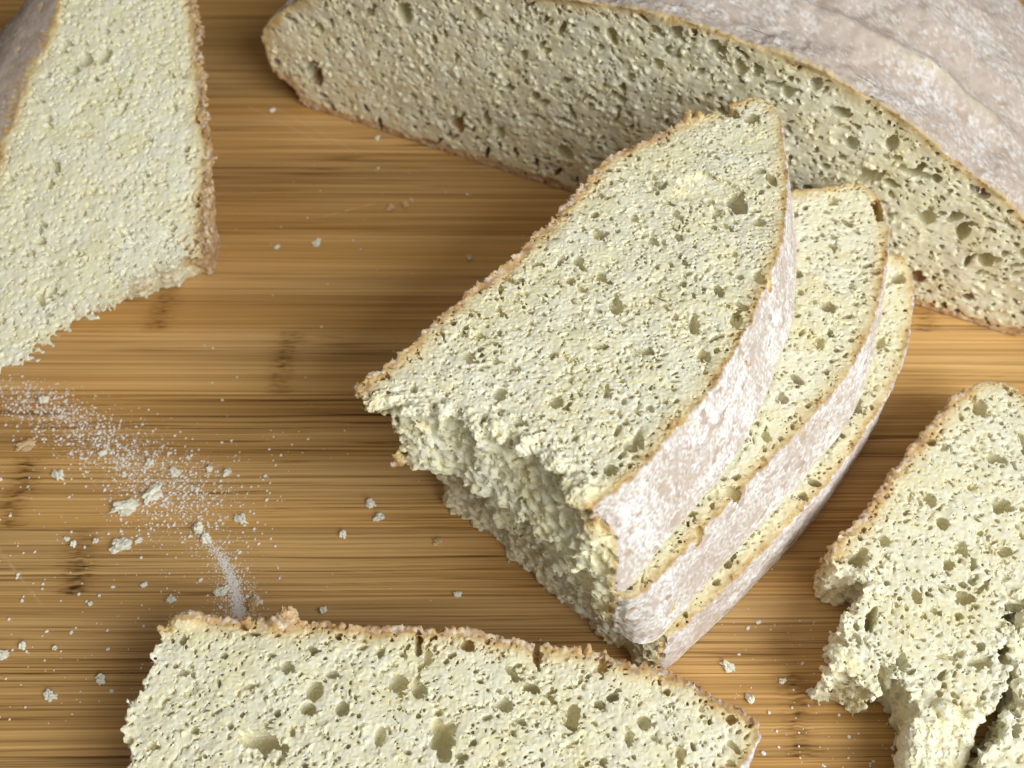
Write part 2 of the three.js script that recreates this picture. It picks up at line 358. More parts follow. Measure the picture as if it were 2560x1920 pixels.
// ---------------------------------------------------------------- bamboo board
{
  const W = 1024, H = 2048, X0 = -24, Z0 = -22, SX = 48, SZ = 36;
  const bounds = [-22, -21.1, -19.2, -17.3, -15.2, -13.4, -11.5, -9.6, -7.7, -5.8, -3.95, -1.9, 0.35, 2.4, 4.5, 6.35, 8.3, 10.2, 12.1, 14];
  const R = rng(5), strips = [];
  for (let i = 0; i + 1 < bounds.length; i++) strips.push({ a: bounds[i], b: bounds[i + 1], tone: R(), off: R() * 200, nodes: [], bend: 0.02 * (R() - 0.5) });
  const nodeAt = (x, z) => { const s = strips.find((t) => z >= t.a && z < t.b); s.nodes.push([x, R() * 50]); };
  [[-10.4, -3.2], [-6.45, -0.8], [-12.85, 3.6], [-10.8, 5.3], [12.1, -2.2], [14.5, 0.9], [3.0, 1.2], [6.5, 9.2], [-2, -11], [16, 7.2], [-17, -8.5], [4.2, 11], [-19, 0.9], [9, -14], [-15, -16], [-5, -20]].forEach((p) => nodeAt(...p));
  const px = new Uint8Array(W * H * 4), rough = new Uint8Array(W * H * 4);
  const sr = (v) => 255 * (v <= 0.0031308 ? 12.92 * v : 1.055 * Math.pow(v, 1 / 2.4) - 0.055);
  const scratches = [[-9.2, -12.0, -6.6, -10.2], [-8.5, -12.1, -5.2, -9.6], [-14.5, 6.0, -12.2, 8.0], [-13.0, 5.0, -11.4, 6.6], [-6.0, -6.6, -4.4, -7.2]];
  for (let y = 0; y < H; y++) {
    const z = Z0 + SZ * (y + 0.5) / H, s = strips.find((t) => z >= t.a && z < t.b) || strips[0];
    for (let x = 0; x < W; x++) {
      const X = X0 + SX * (x + 0.5) / W, o = s.off;
      let node = 0, nn = 0;
      for (const [nx, q] of s.nodes) {
        const dx = X - nx - 0.25 * noise(z * 1.5, q, 0), w = Math.exp(-dx * dx / 0.13); if (w > node) { node = w; nn = q; }
      }
      const zz = z + s.bend * X + 0.03 * noise(X * 0.25, z * 0.5, o) + 0.07 * node * noise(X * 3, z * 4, nn);
      const broad = noise(X * 0.05, zz * 1.1, o), mid = noise(X * 0.07, zz * 4.2, o + 10), fine = noise(X * 0.10, zz * 17, o + 20), line = noise(X * 0.06, zz * 22, o + 30), line2 = noise(X * 0.13, zz * 27, o + 40);
      const density = sstep(-0.35, 0.35, noise(X * 0.04, zz * 0.7, o + 50) + (z > 1 ? 0.28 : -0.05));
      const thread = noise(X * 0.09, zz * 9, o + 80), dark = clamp((1 - sstep(0.0, 0.13, Math.abs(thread))) * sstep(-0.25, 0.3, noise(X * 0.22, zz * 6, o + 90) + 0.35 * density - 0.1) * (0.3 + 0.7 * density) + 0.3 * sstep(0.2, 0.45, line) * density, 0, 1);
      let L = 0.88 + 0.10 * broad + 0.08 * mid + 0.34 * fine + 0.32 * line2 + 0.3 * (s.tone - 0.5) - 0.46 * dark;
      if (node > 0.01) { const spots = noise(X * 5, z * 9, nn), fib = noise(X * 2.2, z * 15, nn + 5); L -= node * (0.2 + 0.25 * clamp(spots * 1.6, 0, 1) + 0.35 * clamp(fib * 1.5, 0, 1)); }
      let r = 0.60 * L, g = 0.355 * Math.pow(Math.max(L, 0.05), 1.16), b = 0.130 * Math.pow(Math.max(L, 0.05), 1.42);
      const hue = 0.5 + noise(X * 0.03, zz * 0.5, o + 70); g *= 0.95 + 0.09 * hue; b *= 0.85 + 0.3 * hue;
      for (const [ax, az, bx, bz] of scratches) {
        const ex = bx - ax, ez = bz - az, t = clamp(((X - ax) * ex + (z - az) * ez) / (ex * ex + ez * ez), 0, 1), d = Math.hypot(X - ax - t * ex, z - az - t * ez);
        if (d < 0.05) { const k = (1 - d / 0.05) * 0.4 * clamp(0.6 + noise(X * 4, z * 4, 3), 0, 1); r = lerp(r, 0.72, k); g = lerp(g, 0.55, k); b = lerp(b, 0.35, k); }
      }
      const q = (y * W + x) * 4;
      px[q] = clamp(sr(clamp(r, 0, 1)), 0, 255); px[q + 1] = clamp(sr(clamp(g, 0, 1)), 0, 255); px[q + 2] = clamp(sr(clamp(b, 0, 1)), 0, 255); px[q + 3] = 255;
      const v = clamp(150 - 60 * dark + 30 * fine, 0, 255); rough[q] = v; rough[q + 1] = v; rough[q + 2] = v; rough[q + 3] = 255;
    }
  }
  const tex = (d, srgb) => { const t = new THREE.DataTexture(d, W, H); t.magFilter = THREE.LinearFilter; t.minFilter = THREE.LinearMipmapLinearFilter; t.generateMipmaps = true; if (srgb) t.colorSpace = THREE.SRGBColorSpace; t.needsUpdate = true; return t; };
  const bamboo = new THREE.MeshPhysicalMaterial({ map: tex(px, true), bumpMap: tex(rough, false), bumpScale: 0.00012, roughness: 0.36, specularIntensity: 0.6, name: 'bamboo' });
  const board = thing('cutting_board', 'bamboo cutting board of long golden brown strips under all the bread', 'cutting board');
  strips.forEach((s) => {
    const a = s.a + 0.004, b = s.b - 0.004, c = 0.018, T = -1.9;
    const sh = new THREE.Shape([[-b, T], [-a, T], [-a, -c], [-a - c, 0], [-b + c, 0], [-b, -c]].map((p) => new THREE.Vector2(p[0], p[1])));
    const g = new THREE.ExtrudeGeometry(sh, { depth: SX, bevelEnabled: false, steps: 1 });
    g.rotateY(Math.PI / 2);                      // shape x -> -z, extrusion -> x
    g.translate(X0, 0, 0);
    const p = g.attributes.position, uv = g.attributes.uv;
    for (let i = 0; i < p.count; i++) uv.setXY(i, (p.getX(i) - X0) / SX, (p.getZ(i) - Z0) / SZ);
    g.scale(CM, CM, CM);
    const m = new THREE.Mesh(g, bamboo); m.name = 'bamboo_strip'; m.castShadow = m.receiveShadow = true; board.add(m);
  });
}
console.log('board done', performance.now() / 1000 | 0);

// ---------------------------------------------------------------- the loaf
{
  const h = 0.047, seed = 31, R = rng(seed), DEPTH = 11.8;
  const prof = [[0, 0, 'b'], [-0.83, 0.61], [-1.64, 1.21, 'c'], [-1.83, 2.17], [-1.39, 3.09], [-0.48, 4.03], [1.05, 4.95], [3.57, 5.72], [6.47, 6.5], [9.28, 6.94], [11.38, 7.2], [13.42, 7.17], [15.44, 6.96], [17.48, 6.49], [18.95, 5.9], [20.23, 5.23], [22.04, 4.35], [23.56, 3.2], [24.25, 2.01], [24.0, 0.79, 'b'], [23.01, 0.0], [18, 0.02], [12, 0.0], [6, 0.02]];
  const poly = resample(prof, 0.3, [0.05, 0.02, 0], 5);
  const x0 = -2.4, y0 = -3 * h, nx = Math.ceil((24.9 - x0) / h), ny = Math.ceil((7.9 - y0) / h);
  const F = outlineField(poly, x0, y0, nx, ny, h);
  const UC = 11.4;
  const sample = (f, u, v) => {
    const fi = clamp((u - x0) / h, 0, nx - 1.001), fj = clamp((v - y0) / h, 0, ny - 1.001), i = Math.floor(fi), j = Math.floor(fj), a = fi - i, b = fj - j, q = j * nx + i;
    return (f[q] * (1 - a) + f[q + 1] * a) * (1 - b) + (f[q + nx] * (1 - a) + f[q + nx + 1] * a) * b;
  };
  const scaleAt = (w) => 1 - 0.05 * sstep(0, 9, w) - 0.25 * Math.pow(clamp((w - 5) / 9, 0, 1), 2);
  // slash: a low ridge with a valley beside it, running obliquely over the crown
  const ridge = (u, w) => {
    const c = 2.3 + 0.06 * (u - 17) + 0.35 * noise(u * 0.5, 3, 0), e = w - c;
    const on = sstep(11, 14, u) * (1 - sstep(20.5, 22.5, u));
    return on * (0.22 * Math.exp(-e * e / 0.18) - 0.10 * Math.exp(-(e + 1.0) * (e + 1.0) / 0.5) - 0.2 * Math.exp(-(e - 1.1) * (e - 1.1) / 0.5));
  };
  const dist3 = (x, y, z, front, back, inset, fine) => {
    const w = -z, s = scaleAt(Math.max(0, w)), q = sample(F.d, UC + (x - UC) / s, y / s) * s + inset;
    const df = z + front, dback = w - back;
    let d = Math.max(q, df, dback, -y);
    if (!fine || d > 0.45 || d < -0.45) return d;
    if (-y > q && -y > df) return d;
    const wt = sstep(-0.12, 0.04, q - df);
    let e = 0;
    const n2 = noise(x * 8, y * 8, z * 8);
    if (wt < 1) e += (1 - wt) * (0.012 * n2 + 0.06 * noise(x * 0.9, y * 0.9, seed) + 0.03 * noise(x * 2.6, y * 2.6, z * 2.6));
    if (wt > 0) {
      if (y < 0.7 && x > -1 ) e += wt * (0.14 * (0.35 - Math.abs(noise(x * 4.6, y * 4.6, z * 4.6))) + 0.05 * n2);
      else e += wt * (0.014 * noise(x * 13, y * 13, z * 13) + 0.012 * n2 + 0.16 * noise(x * 0.6, y * 0.6, z * 0.6) + 0.06 * noise(x * 2, y * 2, z * 2) + 0.04 * noise(x * 4.5, y * 4.5, z * 4.5) + ridge(x, w));
    }
    return d - e;
  };
  const carve = [], add = [];
  for (const [u, v, ru, rv] of [[0.1, 1.58, 0.33, 0.5], [0.62, 3.48, 0.17, 0.19], [3.83, 4.95, 0.23, 0.36], [7.78, 4.71, 0.14, 0.17], [10.42, 6.21, 0.15, 0.2], [12.18, 6.8, 0.2, 0.18], [6.31, 5.66, 0.16, 0.21], [5.42, 1.41, 0.27, 0.28], [7, 1.51, 0.17, 0.23], [9.25, 1.59, 0.26, 0.27], [13.28, 6.7, 0.2, 0.19], [16.07, 6.4, 0.14, 0.19], [17.42, 4.97, 0.2, 0.2], [18.28, 4.16, 0.18, 0.2], [21.83, 2.51, 0.22, 0.3], [19.93, 3.29, 0.24, 0.25], [21.87, 0.98, 0.16, 0.17], [18.38, 5.3, 0.17, 0.24], [15.43, 5.95, 0.14, 0.2], [11.83, 5.68, 0.18, 0.18], [14.1, 6.25, 0.17, 0.18], [6.52, 1.89, 0.13, 0.27], [20.96, 3.2, 0.18, 0.33], [20.39, 1.07, 0.22, 0.22], [16.9, 5.8, 0.3, 0.16], [19.2, 4.6, 0.5, 0.14]])
    carve.push({ x: u, y: v, z: -Math.max(ru, rv) * 0.9, ra: ru * 1.2, rb: rv * 1.2, rc: Math.max(ru, rv) * 1.5, a: 0, xy: 1 });
  const pores = (n, r0, r1, sink) => {
    for (let t = 0; t < n; t++) {
      const x = x0 + R() * (24.9 - x0), y = R() * 7.4, r = r0 + (r1 - r0) * Math.pow(R(), 2.2), wob = R(), wob2 = R(), wob3 = R(), q = Math.round((y - y0) / h) * nx + Math.round((x - x0) / h);
      if (F.d[q] > -(r * 1.1 + 0.1)) continue;
      const el = 1 + 1.4 * wob * wob;
      carve.push({ x, y, z: -r * (sink * wob3 + 1.2), ra: r * el, rb: r / Math.sqrt(el), rc: r * (2.0 + 0.5 * wob2), a: noise(x * 0.3, y * 0.3, 9) * 3.2 + (wob2 - 0.5) * 1.6, xy: 1 });
    }
  };
  pores(26 * 7 * 15, 0.04, 0.06, 0.5); pores(26 * 7 * 6, 0.06, 0.11, 0.5); pores(26 * 7 * 1.1, 0.11, 0.19, 0.5);
  for (let t = 0; t < 26 * 7 * 9; t++) {
    const x = x0 + R() * 27, y = R() * 7.4, w = R(), r = 0.03 + 0.04 * w * w, q = Math.round((y - y0) / h) * nx + clamp(Math.round((x - x0) / h), 0, nx - 1);
    if (F.d[q] > -0.1) continue;
    add.push({ x, y, z: r * 0.2, ra: r * (1 + R()), rb: r, rc: r, a: R() * 6.28, xy: 1 });
  }
  // cracks of the slash
  for (let t = 0; t < 5; t++) { const u = 18.6 + t * 0.3 + 0.1 * R(), w = 2.3 + 0.06 * (u - 17) + 0.35 * noise(u * 0.5, 3, 0) + 0.12 + 0.15 * R(); carve.push({ x: u, y: 0, z: -w, ra: 0.09 + 0.06 * R(), rb: 0.05, rc: 0.001, a: 0.4 * (R() - 0.5), crack: 1 }); }
  for (const c of carve) if (c.crack) { // put each crack on the crust
    let y = 7.6; const s = scaleAt(-c.z); while (y > 1 && sample(F.d, UC + (c.x - UC) / s, y / s) > 0) y -= 0.02; c.y = y + ridge(c.x, -c.z); c.rc = 0.13;
  }
  const slab = (hh, front, back, inset, list, more, grain) => {
    const xa = x0, ya = -3 * hh, za = -back - 4 * hh, keep = (P, a, b, c) => P[3 * a + 1] > 0.6 * hh && P[3 * a + 2] > -back + 1.2 * hh && (front === 0 || Math.min(P[3 * a + 2], P[3 * b + 2], P[3 * c + 2]) < -front - 1.2 * hh);
    return volume({ x0: xa, y0: ya, z0: za, nx: Math.ceil((24.9 - xa) / hh), ny: Math.ceil((7.9 - ya) / hh), nz: Math.ceil((0.5 - front - za) / hh), h: hh, base: (i, j, k, fine) => dist3(xa + i * hh, ya + j * hh, za + k * hh, front, back, inset, fine), carve: list, add: more, keep, grain });
  };
  const parts = [slab(h, 0, 1.0, 0, carve.filter((c) => !c.crack), add, (x, y, z) => (z > -0.15 && y > 0.1 ? 0.026 : 0.018)), slab(0.082, 0.6, DEPTH, 0.004, carve.filter((c) => c.crack), [], null)];
  const s = { P: new Float32Array(parts[0].P.length + parts[1].P.length), N: new Float32Array(parts[0].P.length + parts[1].P.length), idx: parts[0].idx };
  s.P.set(parts[0].P); s.N.set(parts[0].N); s.P.set(parts[1].P, parts[0].P.length); s.N.set(parts[1].N, parts[0].P.length);
  const shiftBy = parts[0].P.length / 3; for (const i of parts[1].idx) s.idx.push(i + shiftBy);
  const root = thing('bread_loaf', 'large cut floured loaf behind the fanned slices, crumb face showing', 'bread');
  root.position.set(-6.71 * CM, 0, -11.75 * CM); root.rotation.y = -25.32 * Math.PI / 180;
  const dist = (x, y, z) => { const w = Math.max(0, -z), sc = scaleAt(w), u = UC + (x - UC) / sc, v = y / sc; return [sample(F.tagd[0], u, v) * sc, sample(F.tagd[1], u, v) * sc, sample(F.d, u, v) * sc]; };
  splitMesh(s, (x, y, z) => {
    const [b, c, d] = dist(x, y, z), n = noise(x * 5, y * 5, z * 5);
    const near = Math.min(b, c);
    if (z > -0.12 - 0.05 * n && d < -(c < b ? 0.05 : 0.30) - 0.1 * n) return 2;
    if (near === b && y < 1.2) return 0;
    if (d < -0.5) return 2;
    return 1;
  }, (k, x, y, z) => {
    if (k === 0) return bottomColor(x, y, z);
    const [b, c] = dist(x, y, z);
    if (k === 1) {
      const f = mix3([0.62, 0.48, 0.27], crustColor(x, y, z, 0.22), sstep(0.0, 0.14, -z + 0.14 * noise(x * 3, y * 3, z * 3)));
      const w = -z, e = w - (2.3 + 0.06 * (x - 17) + 0.35 * noise(x * 0.5, 3, 0)), bare = Math.exp(-e * e / 0.05) * sstep(16.5, 18, x) * (1 - sstep(20.3, 21, x));
      return mix3(f, [0.66, 0.56, 0.40], clamp(bare * (0.6 + noise(x * 5, y * 5, z * 5)), 0, 0.8));
    }
    return crumbColor(x, y, z, Math.min(c - 0.05, b - 0.1));
  }, PARTS, MATS, root);
}
console.log('loaf done', performance.now() / 1000 | 0);

// ---------------------------------------------------------------- the three fanned slices
const FAN = 'three slices fanned in a stack';
const s1 = [[-3.15, 4.56, 'b'], [-2.31, 3.59], [-1.08, 2.11], [-0.06, 1.08], [0.8, -0.09], [1.48, -1.08], [2.32, -2.3], [3.41, -3.15], [4.4, -3.82, 'c'], [5.41, -4.4], [6.24, -4.81], [6.74, -4.49], [6.82, -3.5], [6.62, -1.48], [6.22, 0.36], [5.64, 1.77], [5, 3.09], [4.13, 4.56], [3.17, 5.69], [2.37, 6.65], [1.44, 7.37, 't'], [1.33, 6.86], [0.67, 6.07], [-0.43, 5.47], [-1.66, 5.05], [-2.5, 4.85], [-3.05, 4.8]];
const s1Foot = s1.slice(0, 20).map(([x, z, t]) => [x + 0.55, z + 0.7, t]).concat([[2.08, 8.15, 't'], [0.89, 7.15], [-0.25, 6.1], [-1.3, 5.45], [-2.1, 5.2], [-2.5, 5.2]]);
const s2 = [[-1.9, 4.0, 'b'], [-0.59, 3.34], [1.63, 0.57], [4.13, -1.95], [6.6, -3.24, 'c'], [8.54, -3.68], [9.31, -3.81], [9.77, -3.33], [9.87, -2.46], [9.64, -1.3], [9.19, -0.04], [8.8, 1.01], [8.1, 2.28], [7.25, 3.34], [6.1, 4.6], [4.92, 5.78], [3.58, 7.21], [2.7, 8.08], [2.12, 8.25, 't'], [1.0, 6.9], [-0.55, 5.4], [-1.5, 4.5]];
const s2Foot = s2.map(([x, z, t], i) => (i > 17 || i === 0 ? [x + 0.1, z - 0.15, t] : [x + 0.3, z + 0.32, t]));
const s3 = [[-1.65, 3.4, 'b'], [0.51, 1.9], [3.64, -0.53], [7.03, -2.53, 'c'], [9.72, -3.06], [10.84, -3.1], [11.13, -2.62], [11.07, -1.85], [10.74, -0.69], [10.27, 0.56], [9.59, 1.75], [8.77, 2.88], [7.72, 4.21], [6.39, 5.58], [5.16, 6.75], [4.23, 7.59], [3.35, 8.2, 't'], [2.56, 7.6], [1.6, 6.8], [0.62, 5.85], [-0.6, 4.6]];
makeSlice({ name: 'bread_slice', label: 'lowest slice of the fanned stack, only its right edge showing', group: FAN, top: s3, bottom: shift(s3, 0.0, 0.08), cover: s2Foot, jag: [0.1, 0.02, 0.15], y0: 0.01, topY: 1.98, h: 0.045, seed: 11, holes: [[10.74, -2.19, 0.17, 0.18], [9.77, 0.1, 0.13, 0.21], [8.68, 2.18, 0.17, 0.23]] });
makeSlice({ name: 'bread_slice_001', label: 'middle slice of the fanned stack, half covered by the top slice', group: FAN, top: s2, bottom: s2Foot, jag: [0.1, 0.02, 0.15], cover: s1Foot, y0: 2.05, topY: 4.02, h: 0.039, seed: 12, holes: [[9.69, -2.8, 0.15, 0.5], [8.56, -3.15, 0.18, 0.11], [7.76, 0.57, 0.19, 0.22], [7.33, 1.72, 0.09, 0.18], [5.67, 4.35, 0.09, 0.14], [4.41, 5.84, 0.08, 0.12], [4.72, 5.78, 0.18, 0.14], [3.91, 6.78, 0.1, 0.19], [7.14, -0.5, 0.15, 0.13], [6.19, 3.34, 0.15, 0.12]] });
makeSlice({
  name: 'bread_slice_002', label: 'top slice of the fanned stack, whole crumb face and torn end showing', group: FAN, top: s1, bottom: s1Foot, jag: [0.1, 0.02, 0.2], lumps: [{ x: 4.42, y: 6.15, z: -3.8, ra: 0.13, rb: 0.08, rc: 0.34, a: 0.5 }, { x: 4.75, y: 6.1, z: -3.98, ra: 0.16, rb: 0.07, rc: 0.2, a: 0.5 }], y0: 4.09, topY: 6.1, h: 0.034, seed: 13, tornLumps: 7,
  holes: [[5.34, -0.93, 0.28, 0.42, 0, 1.0], [4.75, -1.35, 0.85, 0.5, 0.3, 0.1], [6.12, -3.95, 0.2, 0.18], [5.51, -4.2, 0.45, 0.17, 0.5], [1.97, 0.14, 0.24, 0.17], [5.82, 1.57, 0.1, 0.13], [5.52, 1.5, 0.11, 0.2], [4.85, 2.7, 0.12, 0.19], [4.04, 3.71, 0.14, 0.21], [2.27, 2.31, 0.15, 0.2], [3.93, 2.83, 0.1, 0.3], [0.89, 4.9, 0.15, 0.15], [-0.25, 4.67, 0.13, 0.15], [2.52, 5.8, 0.13, 0.22], [5.77, -0.24, 0.14, 0.15], [3.24, 0.36, 0.11, 0.12], [2.86, -0.39, 0.09, 0.12], [3.85, -0.54, 0.09, 0.12], [6.02, -1.97, 0.17, 0.11], [3.5, -1.48, 0.23, 0.15], [2.35, 5.95, 0.14, 0.15], [1.9, 6.5, 0.13, 0.14], [2.78, 3.59, 0.3, 0.11], [-0.94, 3.71, 0.18, 0.1]],
});
console.log('stack done', performance.now() / 1000 | 0);

// ---------------------------------------------------------------- slice lying in front
const s4 = [[-7.6, 7.87, 'b'], [-6.8, 7.76], [-4.95, 7.87], [-3.11, 7.98], [-1.58, 8.03], [-0.06, 8.24], [1.44, 8.5], [2.33, 8.76], [3.2, 8.97], [4.05, 9.37], [4.68, 9.76], [5.07, 10.1, 'c'], [5.11, 10.34], [4.79, 10.8], [4.2, 11.34], [3.11, 12.12], [1.28, 12.79], [-0.93, 13.3], [-3.57, 13.5], [-7.47, 13.5, 't'], [-7.69, 11.78], [-7.77, 10.8], [-7.92, 9.95], [-7.83, 9.17], [-7.71, 8.56]];
makeSlice({
  name: 'bread_slice_003', label: 'single slice lying flat in front of the stack, rough brown edge with two raised tufts', top: s4, bottom: shift(s4, 0.0, 0.25), y0: 0.01, topY: 1.9, h: 0.037, seed: 14,
  holes: [[-5.09, 10.43, 0.5, 0.22, 0.15, 0.6], [-1.44, 10.34, 0.28, 0.35], [0.54, 8.61, 0.09, 0.3], [-2.02, 8.35, 0.08, 0.31], [-1.81, 8.66, 0.08, 0.19], [1.92, 8.87, 0.08, 0.22], [-2.42, 9.22, 0.19, 0.19], [-1.97, 9.37, 0.14, 0.16], [-0.16, 9.66, 0.22, 0.14], [-3.54, 9.76, 0.14, 0.16], [4.56, 10, 0.1, 0.11], [2.73, 10.05, 0.14, 0.14], [2.42, 10.38, 0.1, 0.22], [3.43, 10.71, 0.09, 0.22], [-2.72, 10.34, 0.1, 0.19], [-4.17, 9.37, 0.17, 0.19], [-0.96, 8.4, 0.15, 0.14], [-1.38, 10.71, 0.16, 0.16], [1.29, 9.86, 0.14, 0.19], [-4.82, 8.87, 0.13, 0.14]],
  lumps: [{ x: -7.15, y: 1.85, z: 7.82, ra: 0.42, rb: 0.22, rc: 0.34, a: -0.2 }, { x: -6.75, y: 1.8, z: 7.8, ra: 0.3, rb: 0.16, rc: 0.24 }, { x: -4.95, y: 1.95, z: 7.8, ra: 0.24, rb: 0.13, rc: 0.42 }, { x: -4.8, y: 2.12, z: 7.74, ra: 0.13, rb: 0.07, rc: 0.36, a: 0.3 }, { x: -4.98, y: 2.1, z: 7.7, ra: 0.08, rb: 0.06, rc: 0.3, a: 0.3 }, { x: -5.2, y: 1.85, z: 7.84, ra: 0.2, rb: 0.16, rc: 0.3 }],
});

// ---------------------------------------------------------------- torn slice and fragment at the side
const s5 = [[7.47, 5.97, 'b'], [8.01, 5.42], [8.71, 4.68], [9.77, 3.43], [11.03, 2.05], [11.8, 1.39, 'c'], [12.47, 1.12], [12.98, 1.24], [13.38, 2.12], [13.6, 3.64], [13.53, 5.55], [13.13, 7.07, 't'], [12.02, 7.29], [11.37, 7.18], [10.88, 7.62], [10.82, 8.37], [10.52, 9.1], [10.01, 9.7], [9.17, 9.89], [8.64, 9.7], [8.36, 9.2], [8.22, 8.69], [7.79, 9.1], [7.09, 9.2], [7.38, 8.37], [7.5, 7.62], [7.87, 7.18], [7.67, 6.61]];
const tongue = [];
{ const R = rng(88); for (let i = 0; i < 17; i++) { const t = i / 10; for (let u = 0; u < 5; u++) tongue.push({ x: 9.35 - 0.75 * t + (u - 2) * (0.26 - 0.06 * t) + 0.1 * (R() - 0.5), y: 1.05 - 0.36 * t + 0.09 * R(), z: 9.4 + 1.9 * t + 0.1 * R(), ra: 0.24 + 0.08 * R(), rb: 0.22 + 0.08 * R(), rc: 0.5 - 0.12 * t }); } }
makeSlice({
  name: 'bread_slice_004', label: 'ragged slice torn at one end with a loose tongue of crumb', top: s5, bottom: shift(s5, 0.0, 0.0), y0: 0.01, topY: 1.7, h: 0.041, seed: 15, tornLumps: 2, jag: [0.06, 0.02, 0.42], lumps: tongue,
  holes: [[11.94, 1.97, 0.2, 0.33], [11.93, 3.5, 0.25, 0.17], [10.05, 4.68, 0.12, 0.19], [10.17, 5.3, 0.14, 0.16], [11.68, 4.8, 0.3, 0.2], [11.44, 6.03, 0.17, 0.13], [8.7, 5.75, 0.12, 0.14], [10.49, 5.97, 0.14, 0.22], [10.17, 7.18, 0.16, 0.16], [9.13, 7.18, 0.11, 0.18], [10.18, 8.69, 0.3, 0.15], [10.06, 6.38, 0.12, 0.13], [8.0, 6.25, 0.2, 0.3, 0.5, 0.9], [8.0, 7.7, 0.12, 0.35, 0.4, 0.9], [8.4, 8.75, 0.14, 0.3, 0.3, 0.9]],
});
const s6 = [[11.41, 7.5, 't'], [12, 7.6], [13.15, 7.6], [13.2, 9.5], [12.3, 11.4], [10.98, 12.2], [9.7, 11.9], [9.98, 10.45], [10.36, 10.1], [10.93, 9.36], [11.15, 8.55]];
makeSlice({ name: 'bread_piece', label: 'small torn chunk of crumb split off beside the ragged slice', top: s6, bottom: shift(s6, 0, 0), y0: 0.01, topY: 1.55, h: 0.047, seed: 16, tornLumps: 3, jag: [0.06, 0.02, 0.3] });

// ---------------------------------------------------------------- heel
const heel = [[-8.26, -2.14, 'b'], [-8.31, -3.53], [-8.47, -5.11], [-8.77, -6.62], [-9.1, -8.34], [-9.49, -10.31], [-9.95, -12.2], [-10.6, -13.9], [-11.5, -14.7, 'c'], [-12.4, -14.3], [-12.99, -12.9], [-13.47, -10.31], [-13.63, -8.82], [-14.01, -7.23], [-14.17, -5.56], [-14.27, -4.1], [-14.39, -2.42], [-14.43, -0.81], [-14.36, 0.73], [-14.25, 1.84, 't'], [-13.45, 1.72], [-12.71, 1.29], [-12.22, 1.04], [-11.69, 0.29], [-10.92, -0.16], [-10.05, -0.81], [-9.39, -1.31], [-8.71, -1.8]];
const heelFoot = heel.map(([x, z, t]) => { const k = clamp((x + 8) / -6.4, 0, 1); const far = sstep(2, -8, z); return [x - 0.8 * (1 - k) - (3.2 + 5.5 * far) * Math.pow(k, 2.5), z - 2.7 * sstep(-7, 0, z), t]; });
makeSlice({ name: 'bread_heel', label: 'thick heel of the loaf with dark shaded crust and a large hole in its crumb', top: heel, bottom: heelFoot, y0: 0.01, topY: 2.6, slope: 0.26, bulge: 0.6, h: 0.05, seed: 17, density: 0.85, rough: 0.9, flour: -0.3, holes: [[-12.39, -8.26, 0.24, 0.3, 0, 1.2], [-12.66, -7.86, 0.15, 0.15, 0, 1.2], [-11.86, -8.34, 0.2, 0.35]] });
console.log('slices done', performance.now() / 1000 | 0);

// ---------------------------------------------------------------- crumbs and flour
const crumbMat = new THREE.MeshPhysicalMaterial({ color: new THREE.Color().setRGB(0.80, 0.76, 0.62), roughness: 0.7, specularIntensity: 0.4, name: 'loose_crumb' });
const crumbGold = new THREE.MeshPhysicalMaterial({ color: new THREE.Color().setRGB(0.60, 0.42, 0.22), roughness: 0.7, specularIntensity: 0.4, name: 'loose_crust_crumb' });
function crumbGeometry(seed, flat, stretch) {
  const g = new THREE.IcosahedronGeometry(0.5, 4), p = g.attributes.position;
  for (let i = 0; i < p.count; i++) {
    const x = p.getX(i), y = p.getY(i), z = p.getZ(i), k = 1 + 0.9 * noise(x * 2.3 + seed, y * 2.3, z * 2.3) + 0.6 * noise(x * 5.5, y * 5.5 + seed, z * 5.5);
    p.setXYZ(i, x * k * stretch, Math.max(y * k, -0.35) * flat, z * k);
  }
  g.computeVertexNormals(); g.computeBoundingBox(); g.translate(0, -g.boundingBox.min.y, 0);
  return g;
}
const crumbShapes = [crumbGeometry(1, 0.7, 1.2), crumbGeometry(12, 0.6, 1.7), crumbGeometry(23, 0.9, 1), crumbGeometry(37, 0.55, 1.3)];
const bigCrumbs = [
  [-9.97, 3.99, 0.62, 1, 0.2, 'pale crumb lying in the flour, larger half of a hooked pair'], [-9.32, 3.6, 0.55, 1, 1.0, 'pale slanting crumb lying in the flour, slimmer half of a hooked pair'],
  [-9.83, 5.02, 0.62, 3, 0.4, 'knobbly translucent crumb clump below the hooked pair of crumbs'], [-7.95, 4.59, 0.42, 2, 0.3, 'pale crumb at the upper end of the thick flour streak'],
  [-13.04, 2.1, 0.48, 1, 0.5, 'pale crumb standing alone at the edge of the flour trail near the heel'], [-9.5, 8.49, 0.36, 2, 0.7, 'roundish crumb left of the single front slice'],
  [-3.39, 4.23, 0.34, 0, 0.1, 'pale crumb alone on bare board beside the stack'], [-3.88, -6.96, 0.34, 0, 0.3, 'pale crumb touching a brown one on board before the loaf'],
  [-3.43, -7.05, 0.3, 2, 0.9, 'brown crust crumb touching a pale one on board before the loaf'], [-6.3, 6.6, 0.42, 3, 1.3, 'flat tan crumb between the flour streak and the tufted slice edge'],
  [-1.88, 4.91, 0.3, 3, 0.6, 'flat brown crust flake on the board beside the torn stack end']];
bigCrumbs.forEach(([x, z, s, v, a, label], i) => {
  const m = new THREE.Mesh(crumbShapes[v], /brown|tan/.test(label) ? crumbGold : crumbMat); m.name = 'crumb_' + String(i + 1).padStart(3, '0');
  m.position.set(x * CM, 0.0001, z * CM); m.rotation.y = a; m.scale.setScalar(s * CM * 0.55); m.castShadow = m.receiveShadow = true;
  m.userData = { label, category: 'crumb', group: 'bread crumbs on the board' }; scene.add(m);
});
